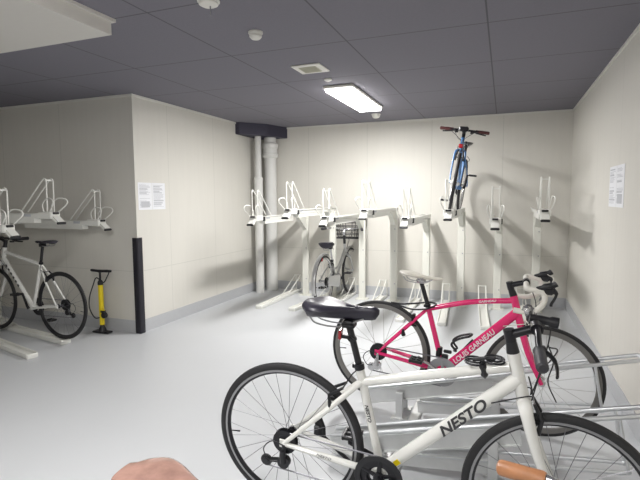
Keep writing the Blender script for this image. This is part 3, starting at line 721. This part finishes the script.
TAN = dict(R=.30, wb=1.04, tw=.04, rimd=.016, nsp=20, sp=False, frame='brownd', bar='city', brk='v', bw=.30, gripr=.0168, gripm='tan', barm='silver', nolever=True, sweep=.05,
    p=dict(BB=(.40, .27), STt=(.24, .62), SSj=(.25, .59), TTs=(.25, .58), TTh=(.82, .64), DTh=(.84, .60), HTt=(.82, .70), HTb=(.855, .58), Sp=(.79, .80), Bar=(.88, .835), Pt=(.17, .795)),
    r=dict(tt=.016, dt=.018, st=.016, ht=.02, ss=.009, cs=.011),
    saddle=dict(x0=.005, x1=.285, z=.878, w=.073, th=.05, nd=.012, m='brown', td=.006), wheelm=('rubber', 'rimgrey', 'spoke'), cables=False)
tan, _, _ = bicycle('bicycle with brown leather saddle and tan leather grip, mostly below the photo', TAN, (-.73, .73, 0, R(3), 0, 0))

LEFT = {**NEST, 'gripm': 'grip', 'nsp': 24, 'guard': False, 'crank': -110, 'sp': True, 'R': .342, 'wb': 1.02, 'tw': .028,
    'p': dict(BB=(.42, .285), STt=(.275, .755), SSj=(.28, .74), TTs=(.28, .74), TTh=(.805, .85), DTh=(.835, .78), HTt=(.808, .90), HTb=(.85, .75), Sp=(.79, .97), Bar=(.87, .99), Pt=(.235, .93)),
    'saddle': dict(x0=.055, x1=.335, z=.995, w=.07, th=.035, nd=.012, m='saddleblk', td=.01), 'wheelm': ('rubber', 'blacksat', 'spoke', 'blacksat'), 'r': dict(tt=.018, dt=.022, st=.016, ht=.021, ss=.010, cs=.012)}
left, LP, _ = bicycle('white bicycle in the left rack beside the yellow pump, black saddle', LEFT, (-4.09, 3.44, .03, R(178), 0, 0))
fr = [c for c in left.children if c.name.startswith('frame')][0]
b = MB(); a_, b_ = LP['BB'].lerp(LP['DTh'], .45), LP['BB'].lerp(LP['DTh'], .85); rnd = random.Random(3)
for k in range(6):
    c = a_.lerp(b_, k/5); b.box(c+V((0, .0222, 0)), (.028, .001, .022), Matrix.Rotation(-.75, 3, 'Y')); b.box(c+V((.008, .0226, .006)), (.008, .001, .01), Matrix.Rotation(-.3, 3, 'Y'))
b.build('frame_lettering', 'letter', fr, 0)

CITY = dict(R=.33, wb=1.04, tw=.036, rimd=.014, nsp=24, sp=False, frame='silverp', bar='city', brk='c', barm='silver', gripm='grip', stemm='silver', postm='silver', derail=False,
    p=dict(BB=(.42, .28), STt=(.30, .56), SSj=(.30, .53), TTs=(.345, .44), TTm=(.55, .46), TTh=(.80, .66), DTh=(.815, .60), HTt=(.80, .74), HTb=(.835, .60), Sp=(.77, .90), Bar=(.80, .94), Pt=(.245, .725)),
    r=dict(tt=.015, dt=.018, st=.016, ht=.019, ss=.009, cs=.011),
    saddle=dict(x0=.04, x1=.30, z=.82, w=.11, th=.085, nd=.012, m='saddleblk', td=.0), wheelm=('rubber', 'silver', 'spokel', 'silver'), fork='silverp', crank=30)
city, CP, _ = bicycle('silver city bicycle with dark front basket parked on a floor rail', CITY, (-2.10, 5.56, .045, R(89), 0, 0))
b = MB(); bx, bz = .99, .955
def bring(z, sx, sy, r=.0045): b.tube([V((bx+math.copysign(sx, math.cos(t))*abs(math.cos(t))**.35, math.copysign(sy, math.sin(t))*abs(math.sin(t))**.35, z)) for t in [2*math.pi*k/28+.001 for k in range(28)]], r, 6, closed=True)
for k in range(6):
    f_ = k/5; bring(bz-.15+.28*f_, .13+.02*f_, .185+.055*f_, .0055 if k < 5 else .010)
for k in range(22):
    t = 2*math.pi*k/22; cx, sy = math.copysign(abs(math.cos(t))**.35, math.cos(t)), math.copysign(abs(math.sin(t))**.35, math.sin(t))
    b.tube([V((bx+cx*.13, sy*.185, bz-.15)), V((bx+cx*.15, sy*.24, bz+.13))], .0045, 5)
for k in range(5): b.tube([V((bx-.1+.05*k, -.18, bz-.15)), V((bx-.1+.05*k, .18, bz-.15))], .0045, 5)
b.build('front_basket', 'skin', city)
b = MB(); b.box((-.10, 0, .62), (.015, .055, .045), bev=.006); b.build('rear_reflector', 'red', city)
for nm, c, a0, a1 in (('rear_fender', V((0, 0, .33)), 60, 200), ('front_fender', V((1.04, 0, .33)), -10, 130)):
    b = MB(); n = 20; vs = []
    for i in range(n+1):
        t = R(a0+(a1-a0)*i/n)
        for k in range(7):
            u = (k/6-.5)*math.pi; rr = .345+.012*math.cos(u); vs.append(c+V((math.cos(t)*rr, .026*math.sin(u), math.sin(t)*rr)))
    fs = [(i*7+k, i*7+k+1, (i+1)*7+k+1, (i+1)*7+k) for i in range(n) for k in range(6)]
    b.add(vs, fs); o = b.build(nm, 'silverp', city); mod = o.modifiers.new('thickness', 'SOLIDIFY'); mod.thickness = .002
b = MB(); b.tube([V((.02, -.05, .33)), V((.42, -.052, .28))], [.055, .085], 16, ell=.25, upref=(0, 0, 1)); b.build('chain_case', 'silverp', city)

BLUE = dict(R=.325, wb=1.02, tw=.036, rimd=.016, nsp=24, sp=False, frame='blue', bar='flat', brk='v', bw=.25, barm='blacksat', gripm='gripred', sweep=.03, fork='blue', steer=.10, forkr=.014,
    p=dict(BB=(.42, .285), STt=(.30, .66), SSj=(.31, .64), TTs=(.31, .64), TTh=(.80, .76), DTh=(.84, .70), HTt=(.81, .82), HTb=(.85, .70), Sp=(.78, .88), Bar=(.85, .90), Pt=(.26, .78)),
    r=dict(tt=.014, dt=.017, st=.014, ht=.019, ss=.009, cs=.010),
    saddle=dict(x0=.14, x1=.39, z=.845, w=.07, th=.04, nd=.012, m='saddleblk', td=.01), wheelm=('rubber', 'silver', 'spokel', 'silver'))
blue, BP, _ = bicycle('blue bicycle parked nose-out on the upper tier of the back rack', BLUE, (-.545, 6.27, 1.25, R(-90), 0, R(7.5)))
b = MB(); c = BP['HTb'].lerp(BP['HTt'], .4)+V((.055, 0, -.02)); b.box(c, (.03, .05, .045), bev=.008); b.build('front_reflector', 'red', blue)
b = MB(); b.box(BP['HTt']+V((.05, 0, .09)), (.06, .10, .05), bev=.012); b.build('head_light', 'blacksat', blue)

# ------------------------------------------------------------------ floor pump
pu = empty('floor_pump', (-3.985, 3.83, 0)); tag(pu, 'yellow and black upright bicycle floor pump against the wall', 'pump')
b = MB(); b.box((0, 0, .012), (.22, .085, .02), bev=.01); b.ring([(.045, .02), (.04, .04), (.024, .07), (.022, .11)], (0, 0, 0), 20, 'z', False); b.build('base', 'black', pu)
b = MB(); b.tube([(0, 0, .09), (0, 0, .53)], .026, 20); b.build('barrel', 'yellow', pu)
b = MB(); b.ring([(.028, .52), (.028, .55), (.018, .57)], (0, 0, 0), 18, 'z', False); b.tube([(0, 0, .55), (0, 0, .66)], .011, 12); b.build('piston_rod', 'black', pu)
b = MB(); b.tube([(-.125, 0, .672), (-.11, 0, .672), (-.03, 0, .668), (0, 0, .665), (.03, 0, .668), (.11, 0, .672), (.125, 0, .672)], [.009, .015, .014, .018, .014, .015, .009], 14); b.build('handle', 'black', pu)
b = MB(); b.box((.03, -.01, .235), (.06, .03, .03), bev=.006); b.disc((.055, -.02, .20), .032, .03, 20); b.build('gauge', 'black', pu)
b = MB(); b.box((.03, -.026, .255), (.075, .02, .012), bev=.004); b.build('gauge_bracket', 'yellow', pu)
b = MB(); b.tube(smoothpts([(.0, -.03, .17), (-.06, -.04, .17), (-.135, -.03, .26), (-.13, -.03, .38), (-.07, -.03, .52), (-.02, -.03, .60), (.06, -.02, .55), (.12, -.02, .62), (.14, -.01, .67)], 6), .006, 8); b.build('hose', 'black', pu)
b = MB(); b.box((.14, -.01, .675), (.05, .025, .025), bev=.006); b.build('valve_head', 'black', pu)

# ------------------------------------------------------------------ world, camera
w = bpy.data.worlds.new('room air'); bpy.context.scene.world = w; w.use_nodes = True
w.node_tree.nodes['Background'].inputs[0].default_value = (.5, .52, .56, 1); w.node_tree.nodes['Background'].inputs[1].default_value = .05
F_, H_, a_, p_, ro = 476.85, 1.427, .3687, .0883, -.0061
fw = V((-math.sin(a_)*math.cos(p_), math.cos(a_)*math.cos(p_), -math.sin(p_))); rt = V((math.cos(a_), math.sin(a_), 0)); up = rt.cross(fw)
rt2 = rt*math.cos(ro)+up*math.sin(ro); up2 = -rt*math.sin(ro)+up*math.cos(ro)
cam = bpy.data.cameras.new('camera'); co = bpy.data.objects.new('camera', cam); col.objects.link(co)
cam.sensor_width = 36; cam.sensor_fit = 'HORIZONTAL'; cam.lens = F_*36/640; cam.clip_start = .02
mw = Matrix((( rt2.x, up2.x, -fw.x, 0), (rt2.y, up2.y, -fw.y, 0), (rt2.z, up2.z, -fw.z, H_), (0, 0, 0, 1)))
co.matrix_world = mw
sc = bpy.context.scene; sc.camera = co
sc.view_settings.view_transform = 'Standard'; sc.view_settings.look = 'None'; sc.view_settings.gamma = 1; sc.view_settings.use_curve_mapping = False
sc.view_settings.exposure = -.46
